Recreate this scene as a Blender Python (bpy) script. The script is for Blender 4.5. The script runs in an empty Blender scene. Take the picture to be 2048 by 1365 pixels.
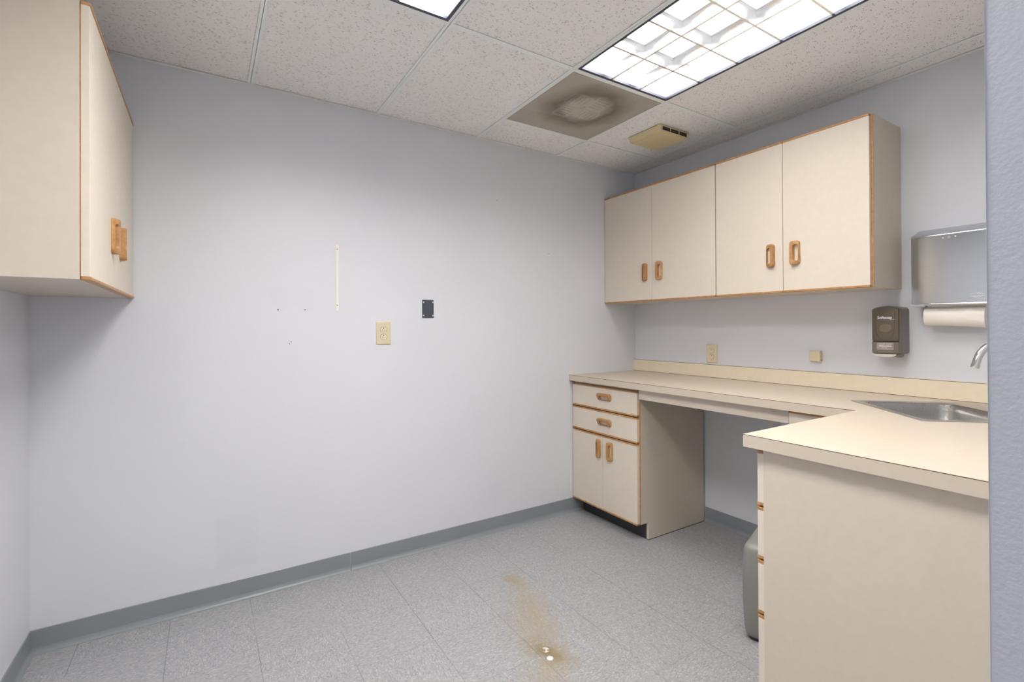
import bpy, bmesh, math, random
from mathutils import Vector, Matrix

# ------------------------------------------------------------------ camera, world, exposure
S = bpy.context.scene
COL = S.collection
H = 2.4266            # ceiling height
W = 3.3386            # room width (X from -W to 0)
YF = -2.45            # inner face of the front wall
cam_d = bpy.data.cameras.new('camera')
cam = bpy.data.objects.new('camera', cam_d); COL.objects.link(cam)
cam_d.sensor_fit = 'HORIZONTAL'; cam_d.sensor_width = 36.0
cam_d.lens = 967.27 / 2048 * 36.0
cam_d.shift_y = -30.2 / 2048
cam_d.clip_start = 0.02
fw = Vector((0.53459983, 0.84509478, 0.00422301))
rt = Vector((0.84510347, -0.53458148, -0.00477219))
up = Vector((0.0017754, -0.00612009, 0.9999797))
mw = Matrix((rt, up, -fw)).transposed().to_4x4()
mw.translation = Vector((-2.75571, -2.60534, 1.26617))
cam.matrix_world = mw
S.camera = cam

wd = bpy.data.worlds.new('world'); S.world = wd; wd.use_nodes = True
bg = wd.node_tree.nodes['Background']
bg.inputs[0].default_value = (0.90, 0.93, 1.0, 1); bg.inputs[1].default_value = 0.55
S.view_settings.view_transform = 'Standard'; S.view_settings.look = 'None'
S.view_settings.gamma = 1.0; S.view_settings.use_curve_mapping = False
S.view_settings.exposure = 0.12
LAMP_LEFT, LAMP_RIGHT = 31.0, 12.5     # strength of the two fluorescent tube beds

# ------------------------------------------------------------------ helpers
def base(o, root=None):
    return o
def thing(name, label, cat, loc, group=None):
    o = bpy.data.objects.new(name, None); COL.objects.link(o)
    o.location = loc; o.empty_display_size = 0.05
    o['label'] = label; o['category'] = cat
    if group: o['group'] = group
    return o
def root_loc(p):
    while p.parent: p = p.parent
    return Vector(p.location)
def obj(name, bm, mat, parent=None, smooth=False, label=None):
    me = bpy.data.meshes.new(name)
    if parent is not None:
        bmesh.ops.translate(bm, verts=bm.verts, vec=-root_loc(parent))
    bmesh.ops.recalc_face_normals(bm, faces=bm.faces)
    bm.to_mesh(me); bm.free()
    for m in (mat if isinstance(mat, (list, tuple)) else [mat]): me.materials.append(m)
    o = bpy.data.objects.new(name, me); COL.objects.link(o)
    if parent is not None: o.parent = parent
    if smooth:
        for p in me.polygons: p.use_smooth = True
        try:
            me.set_sharp_from_angle(angle=math.radians(38))
        except Exception: pass
    if label: o['label'] = label
    return o
def struct(name, bm, mat, smooth=False):
    o = obj(name, bm, mat, smooth=smooth); o['kind'] = 'structure'; return o
def solo(o, label, cat, group=None):
    o['label'] = label; o['category'] = cat
    if group: o['group'] = group
    return o
def recentre(o):
    # put the origin of a single-mesh thing at its own base
    vs = [v.co for v in o.data.vertices]
    lo = Vector([min(v[i] for v in vs) for i in range(3)]); hi = Vector([max(v[i] for v in vs) for i in range(3)])
    c = Vector(((lo.x+hi.x)/2, (lo.y+hi.y)/2, lo.z))
    o.data.transform(Matrix.Translation(-c)); o.location = c
    return o
def box(bm, x0, x1, y0, y1, z0, z1, bev=0.0, seg=2, mat=0):
    x0, x1 = sorted((x0, x1)); y0, y1 = sorted((y0, y1)); z0, z1 = sorted((z0, z1))
    t = bmesh.new()
    bmesh.ops.create_cube(t, size=1.0)
    for v in t.verts:
        v.co = Vector(((x0+x1)/2 + v.co.x*(x1-x0), (y0+y1)/2 + v.co.y*(y1-y0), (z0+z1)/2 + v.co.z*(z1-z0)))
    if bev > 0:
        b = min(bev, (x1-x0)*.49, (y1-y0)*.49, (z1-z0)*.49)
        bmesh.ops.bevel(t, geom=t.edges[:], offset=b, segments=seg, profile=0.5, affect='EDGES')
    merge(bm, t, mat)
def merge(bm, t, mat=0, M=None):
    mp = {}
    for v in t.verts: mp[v] = bm.verts.new(M @ v.co if M else v.co)
    for f in t.faces:
        try: nf = bm.faces.new([mp[v] for v in f.verts])
        except ValueError: continue
        nf.material_index = mat; nf.smooth = f.smooth
    t.free()
def bx(*a, **k):
    bm = bmesh.new(); box(bm, *a, **k); return bm
def prism(pts, vec):
    """polygon (list of 3D points) extruded along vec"""
    bm = bmesh.new(); add_prism(bm, pts, vec); return bm
def add_prism(bm, pts, vec, mat=0):
    vec = Vector(vec)
    a = [bm.verts.new(Vector(p)) for p in pts]; b = [bm.verts.new(Vector(p)+vec) for p in pts]
    n = len(pts); fs = [bm.faces.new(a), bm.faces.new(b[::-1])]
    for i in range(n): fs.append(bm.faces.new((a[i], b[i], b[(i+1) % n], a[(i+1) % n])))
    for f in fs: f.material_index = mat
def tube(bm, pts, r, seg=14, caps=True):
    pts = [Vector(p) for p in pts]; rings = []
    rr = r if isinstance(r, (list, tuple)) else [r]*len(pts)
    ref = Vector((0, 0, 1)); prev = None
    for i, p in enumerate(pts):
        d = (pts[min(i+1, len(pts)-1)] - pts[max(i-1, 0)]).normalized()
        if prev is None:
            n = d.cross(ref)
            if n.length < 1e-3: n = d.cross(Vector((1, 0, 0)))
            n.normalize()
        else:
            n = (prev - d*prev.dot(d)).normalized()
        prev = n; b = d.cross(n)
        rings.append([bm.verts.new(p + (n*math.cos(2*math.pi*k/seg) + b*math.sin(2*math.pi*k/seg))*rr[i]) for k in range(seg)])
    for i in range(len(rings)-1):
        for k in range(seg):
            bm.faces.new((rings[i][k], rings[i][(k+1) % seg], rings[i+1][(k+1) % seg], rings[i+1][k]))
    if caps:
        bm.faces.new(rings[0][::-1]); bm.faces.new(rings[-1])
def disc(bm, c, n, r, h, seg=16):
    c = Vector(c); n = Vector(n).normalized()
    tube(bm, [c, c + n*h], r, seg)
def rrect(w, h, r, n=5):
    """rounded rectangle outline centred on 0, counter-clockwise, 2D"""
    out = []
    for cx, cy, a0 in ((w/2-r, h/2-r, 0), (-w/2+r, h/2-r, 90), (-w/2+r, -h/2+r, 180), (w/2-r, -h/2+r, 270)):
        for k in range(n+1):
            a = math.radians(a0 + 90*k/n); out.append((cx + r*math.cos(a), cy + r*math.sin(a)))
    return out

# ------------------------------------------------------------------ node materials
class NT:
    def __init__(s, name):
        s.m = bpy.data.materials.new(name); s.m.use_nodes = True
        s.t = s.m.node_tree; s.b = s.t.nodes['Principled BSDF']; s.o = s.t.nodes['Material Output']
    def n(s, typ, **k):
        q = s.t.nodes.new(typ)
        for a, v in k.items(): setattr(q, a, v)
        return q
    def put(s, sock, v):
        if hasattr(v, 'links') or isinstance(v, bpy.types.NodeSocket): s.t.links.new(v, sock)
        elif isinstance(v, (tuple, list)) and len(v) == 3 and sock.type == 'RGBA': sock.default_value = (*v, 1)
        else: sock.default_value = v
    def m_(s, op, a, b=0.0, c=None, clamp=False):
        q = s.n('ShaderNodeMath', operation=op, use_clamp=clamp)
        s.put(q.inputs[0], a); s.put(q.inputs[1], b)
        if c is not None: s.put(q.inputs[2], c)
        return q.outputs[0]
    def pos(s):
        return s.n('ShaderNodeNewGeometry').outputs['Position']
    def xyz(s, v):
        q = s.n('ShaderNodeSeparateXYZ'); s.put(q.inputs[0], v); return q.outputs
    def comb(s, x, y, z):
        q = s.n('ShaderNodeCombineXYZ'); s.put(q.inputs[0], x); s.put(q.inputs[1], y); s.put(q.inputs[2], z); return q.outputs[0]
    def vmul(s, v, k):
        q = s.n('ShaderNodeVectorMath', operation='MULTIPLY'); s.put(q.inputs[0], v); q.inputs[1].default_value = k; return q.outputs[0]
    def noise(s, v, scale, detail=2.0, rough=0.5, dist=0.0, out=0):
        q = s.n('ShaderNodeTexNoise'); s.put(q.inputs['Vector'], v); q.inputs['Scale'].default_value = scale
        q.inputs['Detail'].default_value = detail; q.inputs['Roughness'].default_value = rough
        q.inputs['Distortion'].default_value = dist; return q.outputs[out]
    def voro(s, v, scale, feature='F1', out='Distance', rnd=1.0):
        q = s.n('ShaderNodeTexVoronoi', feature=feature); s.put(q.inputs['Vector'], v); q.inputs['Scale'].default_value = scale
        q.inputs['Randomness'].default_value = rnd; return q.outputs[out]
    def ramp(s, f, a, b, lo=0.0, hi=1.0):
        q = s.n('ShaderNodeMapRange'); s.put(q.inputs[0], f); q.inputs[1].default_value = a; q.inputs[2].default_value = b
        q.inputs[3].default_value = lo; q.inputs[4].default_value = hi; return q.outputs[0]
    def mix(s, f, a, b, mode='MIX'):
        q = s.n('ShaderNodeMix', data_type='RGBA', blend_type=mode)
        s.put(q.inputs[0], f); s.put(q.inputs[6], a); s.put(q.inputs[7], b); return q.outputs[2]
    def bump(s, h, strength, dist=0.01):
        q = s.n('ShaderNodeBump'); s.put(q.inputs['Height'], h); q.inputs['Strength'].default_value = strength
        q.inputs['Distance'].default_value = dist; s.t.links.new(q.outputs[0], s.b.inputs['Normal'])
    def set(s, col=None, rough=None, metal=None, spec=None, **k):
        if col is not None: s.put(s.b.inputs['Base Color'], col)
        if rough is not None: s.put(s.b.inputs['Roughness'], rough)
        if metal is not None: s.b.inputs['Metallic'].default_value = metal
        if spec is not None: s.b.inputs['Specular IOR Level'].default_value = spec
        for a, v in k.items(): s.put(s.b.inputs[a], v)
        return s.m
def plain(name, col, rough=0.5, metal=0.0, spec=0.5, bump=0.0, bscale=300, vary=0.03):
    t = NT(name); p = t.pos()
    f = t.noise(p, 3.0, 3)
    c = t.mix(t.ramp(f, 0.3, 0.7), tuple(x*(1-vary) for x in col), tuple(min(1, x*(1+vary)) for x in col))
    if bump: t.bump(t.noise(p, bscale, 2), bump, 0.002)
    return t.set(c, rough, metal, spec)

def mat_wall(name, col, bump=0.12, marks=False):
    t = NT(name); p = t.pos()
    f = t.noise(p, 1.3, 3)
    c = t.mix(t.ramp(f, 0.3, 0.7), tuple(x*0.985 for x in col), tuple(min(1, x*1.015) for x in col))
    if marks:   # touched-up paint patches and a few scuffs on the big wall
        x, y, z = t.xyz(p)
        def rect(x0, x1, z0, z1, e=0.01):
            n1 = t.m_('MULTIPLY', t.m_('SUBTRACT', t.noise(p, 22, 2), 0.5), 0.05)
            a = t.ramp(t.m_('ADD', x, n1), x0-e, x0+e); b = t.ramp(t.m_('ADD', x, n1), x1-e, x1+e, 1, 0)
            cc = t.ramp(t.m_('ADD', z, n1), z0-e, z0+e); d = t.ramp(t.m_('ADD', z, n1), z1-e, z1+e, 1, 0)
            return t.m_('MULTIPLY', t.m_('MULTIPLY', a, b), t.m_('MULTIPLY', cc, d))
        c = t.mix(t.m_('MULTIPLY', rect(-2.72, -2.55, 0.15, 0.40), 0.5), c, (col[0]*.93, col[1]*.96, col[2]*.95))
        c = t.mix(t.m_('MULTIPLY', rect(-2.50, -2.30, 1.36, 1.47), 0.35), c, (col[0]*.95, col[1]*.96, col[2]*.96))
        c = t.mix(t.m_('MULTIPLY', rect(-1.16, -0.80, 1.25, 1.46), 0.25), c, (col[0]*.96, col[1]*.96, col[2]*.97))
        c = t.mix(t.m_('MULTIPLY', rect(-1.28, -1.20, 0.20, 0.30), 0.3), c, (col[0]*.93, col[1]*.95, col[2]*.93))
    t.bump(t.noise(p, 160, 3), bump, 0.002)
    return t.set(c, 0.45, 0, 0.35)

WALLC = (0.715, 0.727, 0.770)
M_WALL = mat_wall('wall paint', WALLC, marks=True)
M_WALL2 = mat_wall('wall paint plain', WALLC)
M_JAMB = mat_wall('orange peel wall paint', (0.54, 0.555, 0.60), bump=0.28)  # same paint as the walls, the jamb's dimmer light put into its colour
M_BASE = plain('vinyl cove base', (0.25, 0.272, 0.29), 0.33)

def mat_lam(name, col, edge=None, zline=None):
    t = NT(name); p = t.pos()
    f = t.noise(p, 40, 3); g = t.noise(p, 1.5, 2)
    c = t.mix(t.ramp(f, 0.35, 0.65), tuple(x*0.985 for x in col), tuple(min(1, x*1.012) for x in col))
    if zline:
        z = t.xyz(p)[2]
        for zz in zline:
            near = t.m_('COMPARE', z, zz, 0.0011)
            up_ = t.m_('ABSOLUTE', t.xyz(t.n('ShaderNodeNewGeometry').outputs['Normal'])[2])
            side = t.m_('LESS_THAN', up_, 0.6)
            c = t.mix(t.m_('MULTIPLY', near, side), c, (0.16, 0.10, 0.07))
    return t.set(c, 0.45, 0, 0.3)
HC = 0.9423
LAM = (0.65, 0.575, 0.48)
M_LAM = mat_lam('cream laminate', LAM)
M_LAMD = mat_lam('cream laminate doors', (0.74, 0.665, 0.565))
M_TOP = mat_lam('worktop laminate', (0.61, 0.53, 0.43), zline=(HC-0.0012,))
M_SPL = mat_lam('splash laminate', (0.84, 0.745, 0.58), zline=(HC+0.0012, HC+0.0835-0.001))

def mat_oak():
    t = NT('oiled oak'); p = t.pos()
    v = t.n('ShaderNodeTexCoord').outputs['Object']
    f = t.noise(t.vmul(p, (1.0, 1.0, 1.0)), 45, 5, 0.65)
    g = t.noise(t.vmul(p, (6.0, 1.0, 6.0)), 60, 4, 0.6)
    c = t.mix(t.ramp(f, 0.3, 0.7), (0.38, 0.185, 0.062), (0.56, 0.31, 0.125))
    c = t.mix(t.ramp(g, 0.5, 0.75), c, (0.33, 0.15, 0.05))
    t.bump(g, 0.1, 0.001)
    return t.set(c, 0.42)
M_OAK = mat_oak()
M_DARK = plain('black vinyl', (0.035, 0.036, 0.042), 0.45)
M_GAP = plain('dark gap', (0.02, 0.018, 0.016), 0.8)
M_CREAMP = plain('cream plastic', (0.72, 0.62, 0.43), 0.35)
M_YELP = plain('yellowed plastic', (0.74, 0.61, 0.36), 0.4)
M_IVORY = plain('ivory plastic', (0.80, 0.72, 0.55), 0.3)
M_SLOT = plain('slot shadow', (0.03, 0.025, 0.02), 0.6)
M_CHROME = plain('chrome', (0.82, 0.82, 0.82), 0.08, 1.0)
M_SCREW = plain('screw metal', (0.6, 0.58, 0.55), 0.3, 1.0)
M_PLATE = plain('slate grey plate', (0.055, 0.066, 0.085), 0.5)
M_WHITE = plain('white paint marks', (0.85, 0.85, 0.86), 0.5)
M_SOAP = plain('smoky brown plastic', (0.135, 0.112, 0.080), 0.22)
M_SOAPS = plain('grey plastic body', (0.175, 0.160, 0.150), 0.35)
M_LABEL = plain('mauve sticker', (0.36, 0.30, 0.28), 0.4)
M_LEVER = plain('translucent lever', (0.72, 0.68, 0.60), 0.25)
M_PAPER = plain('paper towel', (0.90, 0.85, 0.78), 0.9, bump=0.3, bscale=500)
M_BIN = plain('grey moulded plastic', (0.235, 0.24, 0.222), 0.42, bump=0.1, bscale=400)
M_TEE = plain('white painted tee', (0.92, 0.94, 0.92), 0.45)
M_ANGLE = plain('white wall angle', (0.82, 0.83, 0.78), 0.45)
M_FRAME = plain('dark fixture frame', (0.035, 0.045, 0.075), 0.35)

def mat_brushed(name, col, rough, stretch):
    t = NT(name); p = t.pos()
    g = t.noise(t.vmul(p, stretch), 1.0, 3, 0.6)
    c = t.mix(t.ramp(g, 0.3, 0.7), tuple(x*.93 for x in col), col)
    r = t.ramp(g, 0.2, 0.8, rough*.8, rough*1.2)
    t.bump(g, 0.02, 0.001)
    return t.set(c, r, 1.0)
M_STEEL = mat_brushed('brushed stainless steel', (0.53, 0.555, 0.59), 0.14, (8, 8, 900))
M_SINK = mat_brushed('satin sink steel', (0.52, 0.51, 0.49), 0.30, (300, 300, 300))

def mat_emit(k):
    t = NT('fluorescent tube bed')
    t.t.nodes.remove(t.b)
    e = t.n('ShaderNodeEmission'); e.inputs[0].default_value = (1.0, 0.965, 0.925, 1); e.inputs[1].default_value = k
    t.t.links.new(e.outputs[0], t.o.inputs[0]); return t.m
M_REFL = plain('specular louver aluminium', (0.90, 0.90, 0.90), 0.20, 1.0)
M_HOUSE = plain('white fixture housing', (0.85, 0.85, 0.85), 0.5)

def mat_tile():
    t = NT('fissured ceiling tile'); p = t.pos()
    w = t.n('ShaderNodeTexNoise'); t.put(w.inputs['Vector'], p); w.inputs['Scale'].default_value = 25
    wv = t.n('ShaderNodeVectorMath', operation='MULTIPLY_ADD')
    t.put(wv.inputs[0], w.outputs['Color']); wv.inputs[1].default_value = (0.02, 0.02, 0.0); t.put(wv.inputs[2], p)
    q = wv.outputs[0]
    # long fissures: stretched cells, cut out where a low noise allows
    st = t.n('ShaderNodeMapping'); t.put(st.inputs[0], q); st.inputs['Scale'].default_value = (60, 270, 1); st.inputs['Rotation'].default_value = (0, 0, 0.12)
    v1 = t.voro(st.outputs[0], 1.0)
    gate = t.ramp(t.noise(p, 62, 1), 0.51, 0.55)
    fis = t.m_('MULTIPLY', t.ramp(v1, 0.20, 0.36, 1, 0), gate)
    st2 = t.n('ShaderNodeMapping'); t.put(st2.inputs[0], q); st2.inputs['Scale'].default_value = (170, 150, 1)
    v2 = t.voro(st2.outputs[0], 1.0)
    pin = t.m_('MULTIPLY', t.ramp(v2, 0.13, 0.28, 1, 0), t.ramp(t.noise(p, 90, 1), 0.47, 0.53))
    v3 = t.voro(p, 330)
    fine = t.ramp(v3, 0.1, 0.3, 0.22, 0)
    hole = t.m_('MAXIMUM', fis, t.m_('MULTIPLY', pin, 0.5))
    hole = t.m_('MAXIMUM', hole, fine)
    nz = t.xyz(t.n('ShaderNodeNewGeometry').outputs['Normal'])[2]
    c0 = t.mix(t.ramp(t.noise(p, 2.0, 2), 0.3, 0.7), (0.94, 0.915, 0.895), (0.96, 0.935, 0.915))
    c = t.mix(t.m_('MULTIPLY', hole, 0.66), c0, (0.20, 0.175, 0.16))
    t.bump(t.m_('SUBTRACT', t.m_('MULTIPLY', t.noise(p, 350, 2), 0.3), hole), 0.35, 0.003)
    return t.set(c, 0.9, 0, 0.1)
M_TILE = mat_tile()

XF, YFL, Q = -2.889, -0.4696, 0.3048
def mat_floor():
    t = NT('vinyl composition tile'); p = t.pos(); x, y, z = t.xyz(p)
    ux = t.m_('DIVIDE', t.m_('SUBTRACT', x, XF), Q); uy = t.m_('DIVIDE', t.m_('SUBTRACT', y, YFL), Q)
    def seam(u, wv):
        fr = t.m_('FRACT', t.m_('ADD', u, 100.0))
        d = t.m_('MINIMUM', fr, t.m_('SUBTRACT', 1.0, fr))
        return t.ramp(d, wv, wv*2.2, 1, 0)
    ix = t.m_('FLOOR', t.m_('ADD', ux, 100)); iy = t.m_('FLOOR', t.m_('ADD', uy, 100))
    wn = t.n('ShaderNodeTexWhiteNoise', noise_dimensions='2D'); t.put(wn.inputs['Vector'], t.comb(ix, iy, 0)); rnd = wn.outputs['Value']
    par = t.m_('MODULO', t.m_('ADD', ix, iy), 2.0)
    sx = t.vmul(p, (1.0, 0.40, 1)); sy = t.vmul(p, (0.40, 1.0, 1))
    cc = t.mix(par, sx, sy)
    va = t.voro(cc, 300, out='Color'); vc = t.n('ShaderNodeSeparateColor'); t.put(vc.inputs[0], va)
    chips = vc.outputs[0]
    n1 = t.noise(cc, 420, 3, 0.6)
    c = t.mix(t.ramp(n1, 0.3, 0.7), (0.285, 0.293, 0.305), (0.385, 0.385, 0.393))
    c = t.mix(t.ramp(chips, 0.88, 0.92, 0, 0.55), c, (0.52, 0.51, 0.51))
    c = t.mix(t.ramp(chips, 0.18, 0.14, 0, 0.6), c, (0.215, 0.23, 0.25))
    c = t.mix(t.ramp(vc.outputs[1], 0.90, 0.94, 0, 0.6), c, (0.50, 0.46, 0.46))
    c = t.mix(t.ramp(rnd, 0, 1, 0.0, 0.05), c, (0.30, 0.31, 0.33))
    vis = t.ramp(t.noise(p, 2.3, 1), 0.38, 0.55, 0.25, 1.0)
    s = t.m_('MULTIPLY', t.m_('MAXIMUM', seam(ux, 0.0026), t.m_('MULTIPLY', seam(uy, 0.0028), 0.5)), vis)
    c = t.mix(t.m_('MULTIPLY', s, 0.7), c, (0.12, 0.125, 0.13))
    # rust-brown stains with their own shapes
    nz = t.m_('SUBTRACT', t.noise(p, 14, 4, 0.65), 0.5); nz2 = t.noise(p, 60, 3, 0.6)
    def blob(bx_, by_, rx, ry, rot, e0, e1, amt):
        dx = t.m_('SUBTRACT', x, bx_); dy = t.m_('SUBTRACT', y, by_)
        cr, sr = math.cos(rot), math.sin(rot)
        a = t.m_('DIVIDE', t.m_('ADD', t.m_('MULTIPLY', dx, cr), t.m_('MULTIPLY', dy, sr)), rx)
        b = t.m_('DIVIDE', t.m_('SUBTRACT', t.m_('MULTIPLY', dy, cr), t.m_('MULTIPLY', dx, sr)), ry)
        d = t.m_('SQRT', t.m_('ADD', t.m_('MULTIPLY', a, a), t.m_('MULTIPLY', b, b)))
        d = t.m_('ADD', d, t.m_('MULTIPLY', nz, 1.6))
        return t.m_('MULTIPLY', t.ramp(d, e0, e1, 1, 0), amt)
    YB = (0.40, 0.32, 0.16); BR = (0.27, 0.175, 0.055)
    tex = t.ramp(nz2, 0.35, 0.7, 0.45, 1.0)
    for args, col in (((-1.455, -0.555, 0.035, 0.075, 0.1, 0.2, 1.5, 0.85), (0.30, 0.23, 0.10)),
                      ((-1.49, -0.75, 0.06, 0.25, -0.28, 0.1, 1.6, 0.60), (0.36, 0.30, 0.21)),
                      ((-1.585, -0.90, 0.09, 0.20, -0.35, 0.1, 1.8, 0.75), (0.34, 0.28, 0.18)),
                      ((-1.63, -1.08, 0.045, 0.085, 0.25, 0.1, 1.8, 0.95), (0.27, 0.205, 0.09)),
                      ((-1.635, -1.085, 0.033, 0.06, 0.25, 0.1, 1.3, 0.95), (0.17, 0.105, 0.03)),
                      ((-1.70, -1.17, 0.12, 0.06, 0.3, 0.1, 1.7, 0.6), (0.34, 0.27, 0.15))):
        c = t.mix(t.m_('MULTIPLY', blob(*args), tex), c, col)
    def dot(px, py, r, amt=0.95):
        dx = t.m_('SUBTRACT', x, px); dy = t.m_('SUBTRACT', y, py)
        d = t.m_('SQRT', t.m_('ADD', t.m_('MULTIPLY', dx, dx), t.m_('MULTIPLY', dy, dy)))
        return t.m_('MULTIPLY', t.ramp(t.m_('ADD', d, t.m_('MULTIPLY', nz, 0.006)), r*.85, r, 1, 0), amt)
    c = t.mix(dot(-1.645, -1.110, 0.0135), c, (0.80, 0.80, 0.82))
    c = t.mix(t.m_('MULTIPLY', dot(-1.632, -1.062, 0.016), t.ramp(nz2, 0.45, 0.52)), c, (0.76, 0.74, 0.70))
    t.bump(t.m_('SUBTRACT', t.m_('MULTIPLY', n1, 0.15), s), 0.12, 0.002)
    return t.set(c, 0.36, 0, 0.4)
M_FLOOR = mat_floor()

def mat_perf():
    t = NT('dusty perforated steel'); p = t.pos(); x, y, z = t.xyz(p)
    def cell(v): return t.m_('SUBTRACT', t.m_('FRACT', t.m_('MULTIPLY', v, 1/0.0068)), 0.5)
    a, b = cell(t.m_('ADD', x, 50.0)), cell(t.m_('ADD', y, 50.0))
    d = t.m_('SQRT', t.m_('ADD', t.m_('MULTIPLY', a, a), t.m_('MULTIPLY', b, b)))
    hole = t.m_('LESS_THAN', d, 0.33)
    dx = t.m_('ADD', x, 1.055); dy = t.m_('ADD', y, 0.655)
    r = t.m_('SQRT', t.m_('ADD', t.m_('MULTIPLY', dx, dx), t.m_('MULTIPLY', dy, dy)))
    r = t.m_('ADD', r, t.m_('MULTIPLY', t.m_('SUBTRACT', t.noise(p, 9, 3), 0.5), 0.10))
    soot = t.m_('MULTIPLY', t.ramp(r, 0.10, 0.15), t.ramp(r, 0.16, 0.27, 1, 0))
    c = t.mix(t.m_('MULTIPLY', soot, 0.75), (0.68, 0.62, 0.53), (0.20, 0.16, 0.12))
    t.set(c, 0.5, 0, 0.4)
    tr = t.n('ShaderNodeBsdfTransparent'); mx = t.n('ShaderNodeMixShader')
    t.put(mx.inputs[0], hole); t.t.links.new(t.b.outputs[0], mx.inputs[1]); t.t.links.new(tr.outputs[0], mx.inputs[2])
    t.t.links.new(mx.outputs[0], t.o.inputs[0]); return t.m
M_PERF = mat_perf()
M_VANE = plain('pale dusty vanes', (0.95, 0.93, 0.88), 0.5)
M_PLENUM = plain('grey duct metal', (0.16, 0.13, 0.10), 0.6)

# ------------------------------------------------------------------ room shell
struct('floor', bx(-W-0.1, 0.1, -2.95, 0.1, -0.05, 0.0), M_FLOOR)
struct('wall_back', bx(-W-0.1, 0.1, 0.0, 0.1, 0.0, H+0.25), M_WALL)
struct('wall_right', bx(0.0, 0.1, YF-0.12, 0.0, 0.0, H+0.25), M_WALL2)
struct('wall_left', bx(-W-0.1, -W, YF-0.12, 0.0, 0.0, H+0.25), M_WALL2)
XJ0, XJ1 = -3.12, -2.093      # doorway the photograph is taken through
bm = bmesh.new()
add_prism(bm, [(-W, YF, 0), (XJ0, YF, 0), (XJ0, YF, 2.13), (XJ1, YF, 2.13), (XJ1, YF, 0), (0, YF, 0), (0, YF, H+0.25), (-W, YF, H+0.25)], (0, -0.12, 0))
es = [e for e in bm.edges if abs(e.verts[0].co.x-XJ1) < 1e-5 and abs(e.verts[1].co.x-XJ1) < 1e-5 and abs(e.verts[0].co.y-e.verts[1].co.y) < 1e-5]
bmesh.ops.bevel(bm, geom=es, offset=0.0015, segments=2, profile=0.5, affect='EDGES')
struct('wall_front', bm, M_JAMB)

g, tw = 0.6096, 0.024
tx = [-1.346-0.012+n*g for n in range(-3, 3)]     # tee centre lines
TY0, TY1, TYS = -0.924, -2.143, -0.3147
bm = bmesh.new()
cols = [-W] + tx + [0.0]
ztile = H+0.004
for i in range(len(cols)-1):
    x0 = cols[i] + (0.002 if i else 0.0); x1 = cols[i+1] - (0.002 if i < len(cols)-2 else 0.0)
    rows = [0.0, TY0, TY1, YF]
    if i in (4, 5): rows = [0.0, TYS, TY0, TY1, YF]
    for j in range(len(rows)-1):
        y0, y1 = rows[j], rows[j+1]
        if i == 4 and j in (1, 2): continue          # diffuser and the near light
        if i == 2 and j == 1: continue               # the other light
        box(bm, x0, x1, y1+0.002, y0-0.002, ztile, ztile+0.016)
box(bm, -W, 0, YF, 0, H+0.235, H+0.25, mat=1)  # unseen cap added above the tiles to block the world light
struct('ceiling', bm, [M_TILE, M_PLENUM])
bm = bmesh.new()
def tee(x0, x1, y0, y1):
    dz = 0.0 if x1-x0 < y1-y0 else 0.0003
    box(bm, x0, x1, y0, y1, H+dz, H+dz+0.0018); xm, ym = (x0+x1)/2, (y0+y1)/2
    if x1-x0 < y1-y0: box(bm, xm-.0008, xm+.0008, y0, y1, H, H+0.03)
    else: box(bm, x0, x1, ym-.0008, ym+.0008, H, H+0.03)
for x in tx: tee(x-tw/2, x+tw/2, YF, 0)
for yy in (TY0, TY1): tee(-W, 0, yy-tw/2, yy+tw/2)
tee(tx[3], tx[5], TYS-tw/2, TYS+tw/2)
struct('trim_1', bm, M_TEE)
bm = bmesh.new()
box(bm, -W, 0, -0.022, 0, H-0.0004, H+0.0016); box(bm, -0.022, 0, YF, -0.022, H-0.0004, H+0.0016)
box(bm, -W, -W+0.022, YF, -0.022, H-0.0004, H+0.0016); box(bm, -W+0.022, -0.022, YF, YF+0.022, H-0.0004, H+0.0016)
struct('trim_2', bm, M_ANGLE)

HB = 0.0936
def cove(bm, p0, p1, n):
    """vinyl cove base from p0 to p1 along the wall, n = direction into the room"""
    p0, p1, n = Vector((*p0, 0)), Vector((*p1, 0)), Vector((*n, 0))
    prof = [(0, 0), (0.0165, 0), (0.0165, 0.0014), (0.0130, 0.0040), (0.0095, 0.0085), (0.0065, 0.0145), (0.0042, 0.0220), (0.0032, HB-0.002), (0.0015, HB), (0, HB)]
    a = [bm.verts.new(p0 + n*q[0] + Vector((0, 0, q[1]))) for q in prof]
    b = [bm.verts.new(p1 + n*q[0] + Vector((0, 0, q[1]))) for q in prof]
    for i in range(len(prof)):
        bm.faces.new((a[i], a[(i+1) % len(prof)], b[(i+1) % len(prof)], b[i]))
    bm.faces.new(a); bm.faces.new(b[::-1])
bm = bmesh.new(); cove(bm, (-W, 0), (-2.1185, 0), (0, -1)); cove(bm, (-2.1160, 0), (0, 0), (0, -1)); struct('baseboard_back', bm, M_BASE)
bm = bmesh.new(); cove(bm, (-W, YF), (-W, 0), (1, 0)); struct('baseboard_left', bm, M_BASE)
bm = bmesh.new(); cove(bm, (0, -0.604), (0, -1.465), (-1, 0)); struct('baseboard_right', bm, M_BASE)

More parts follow.
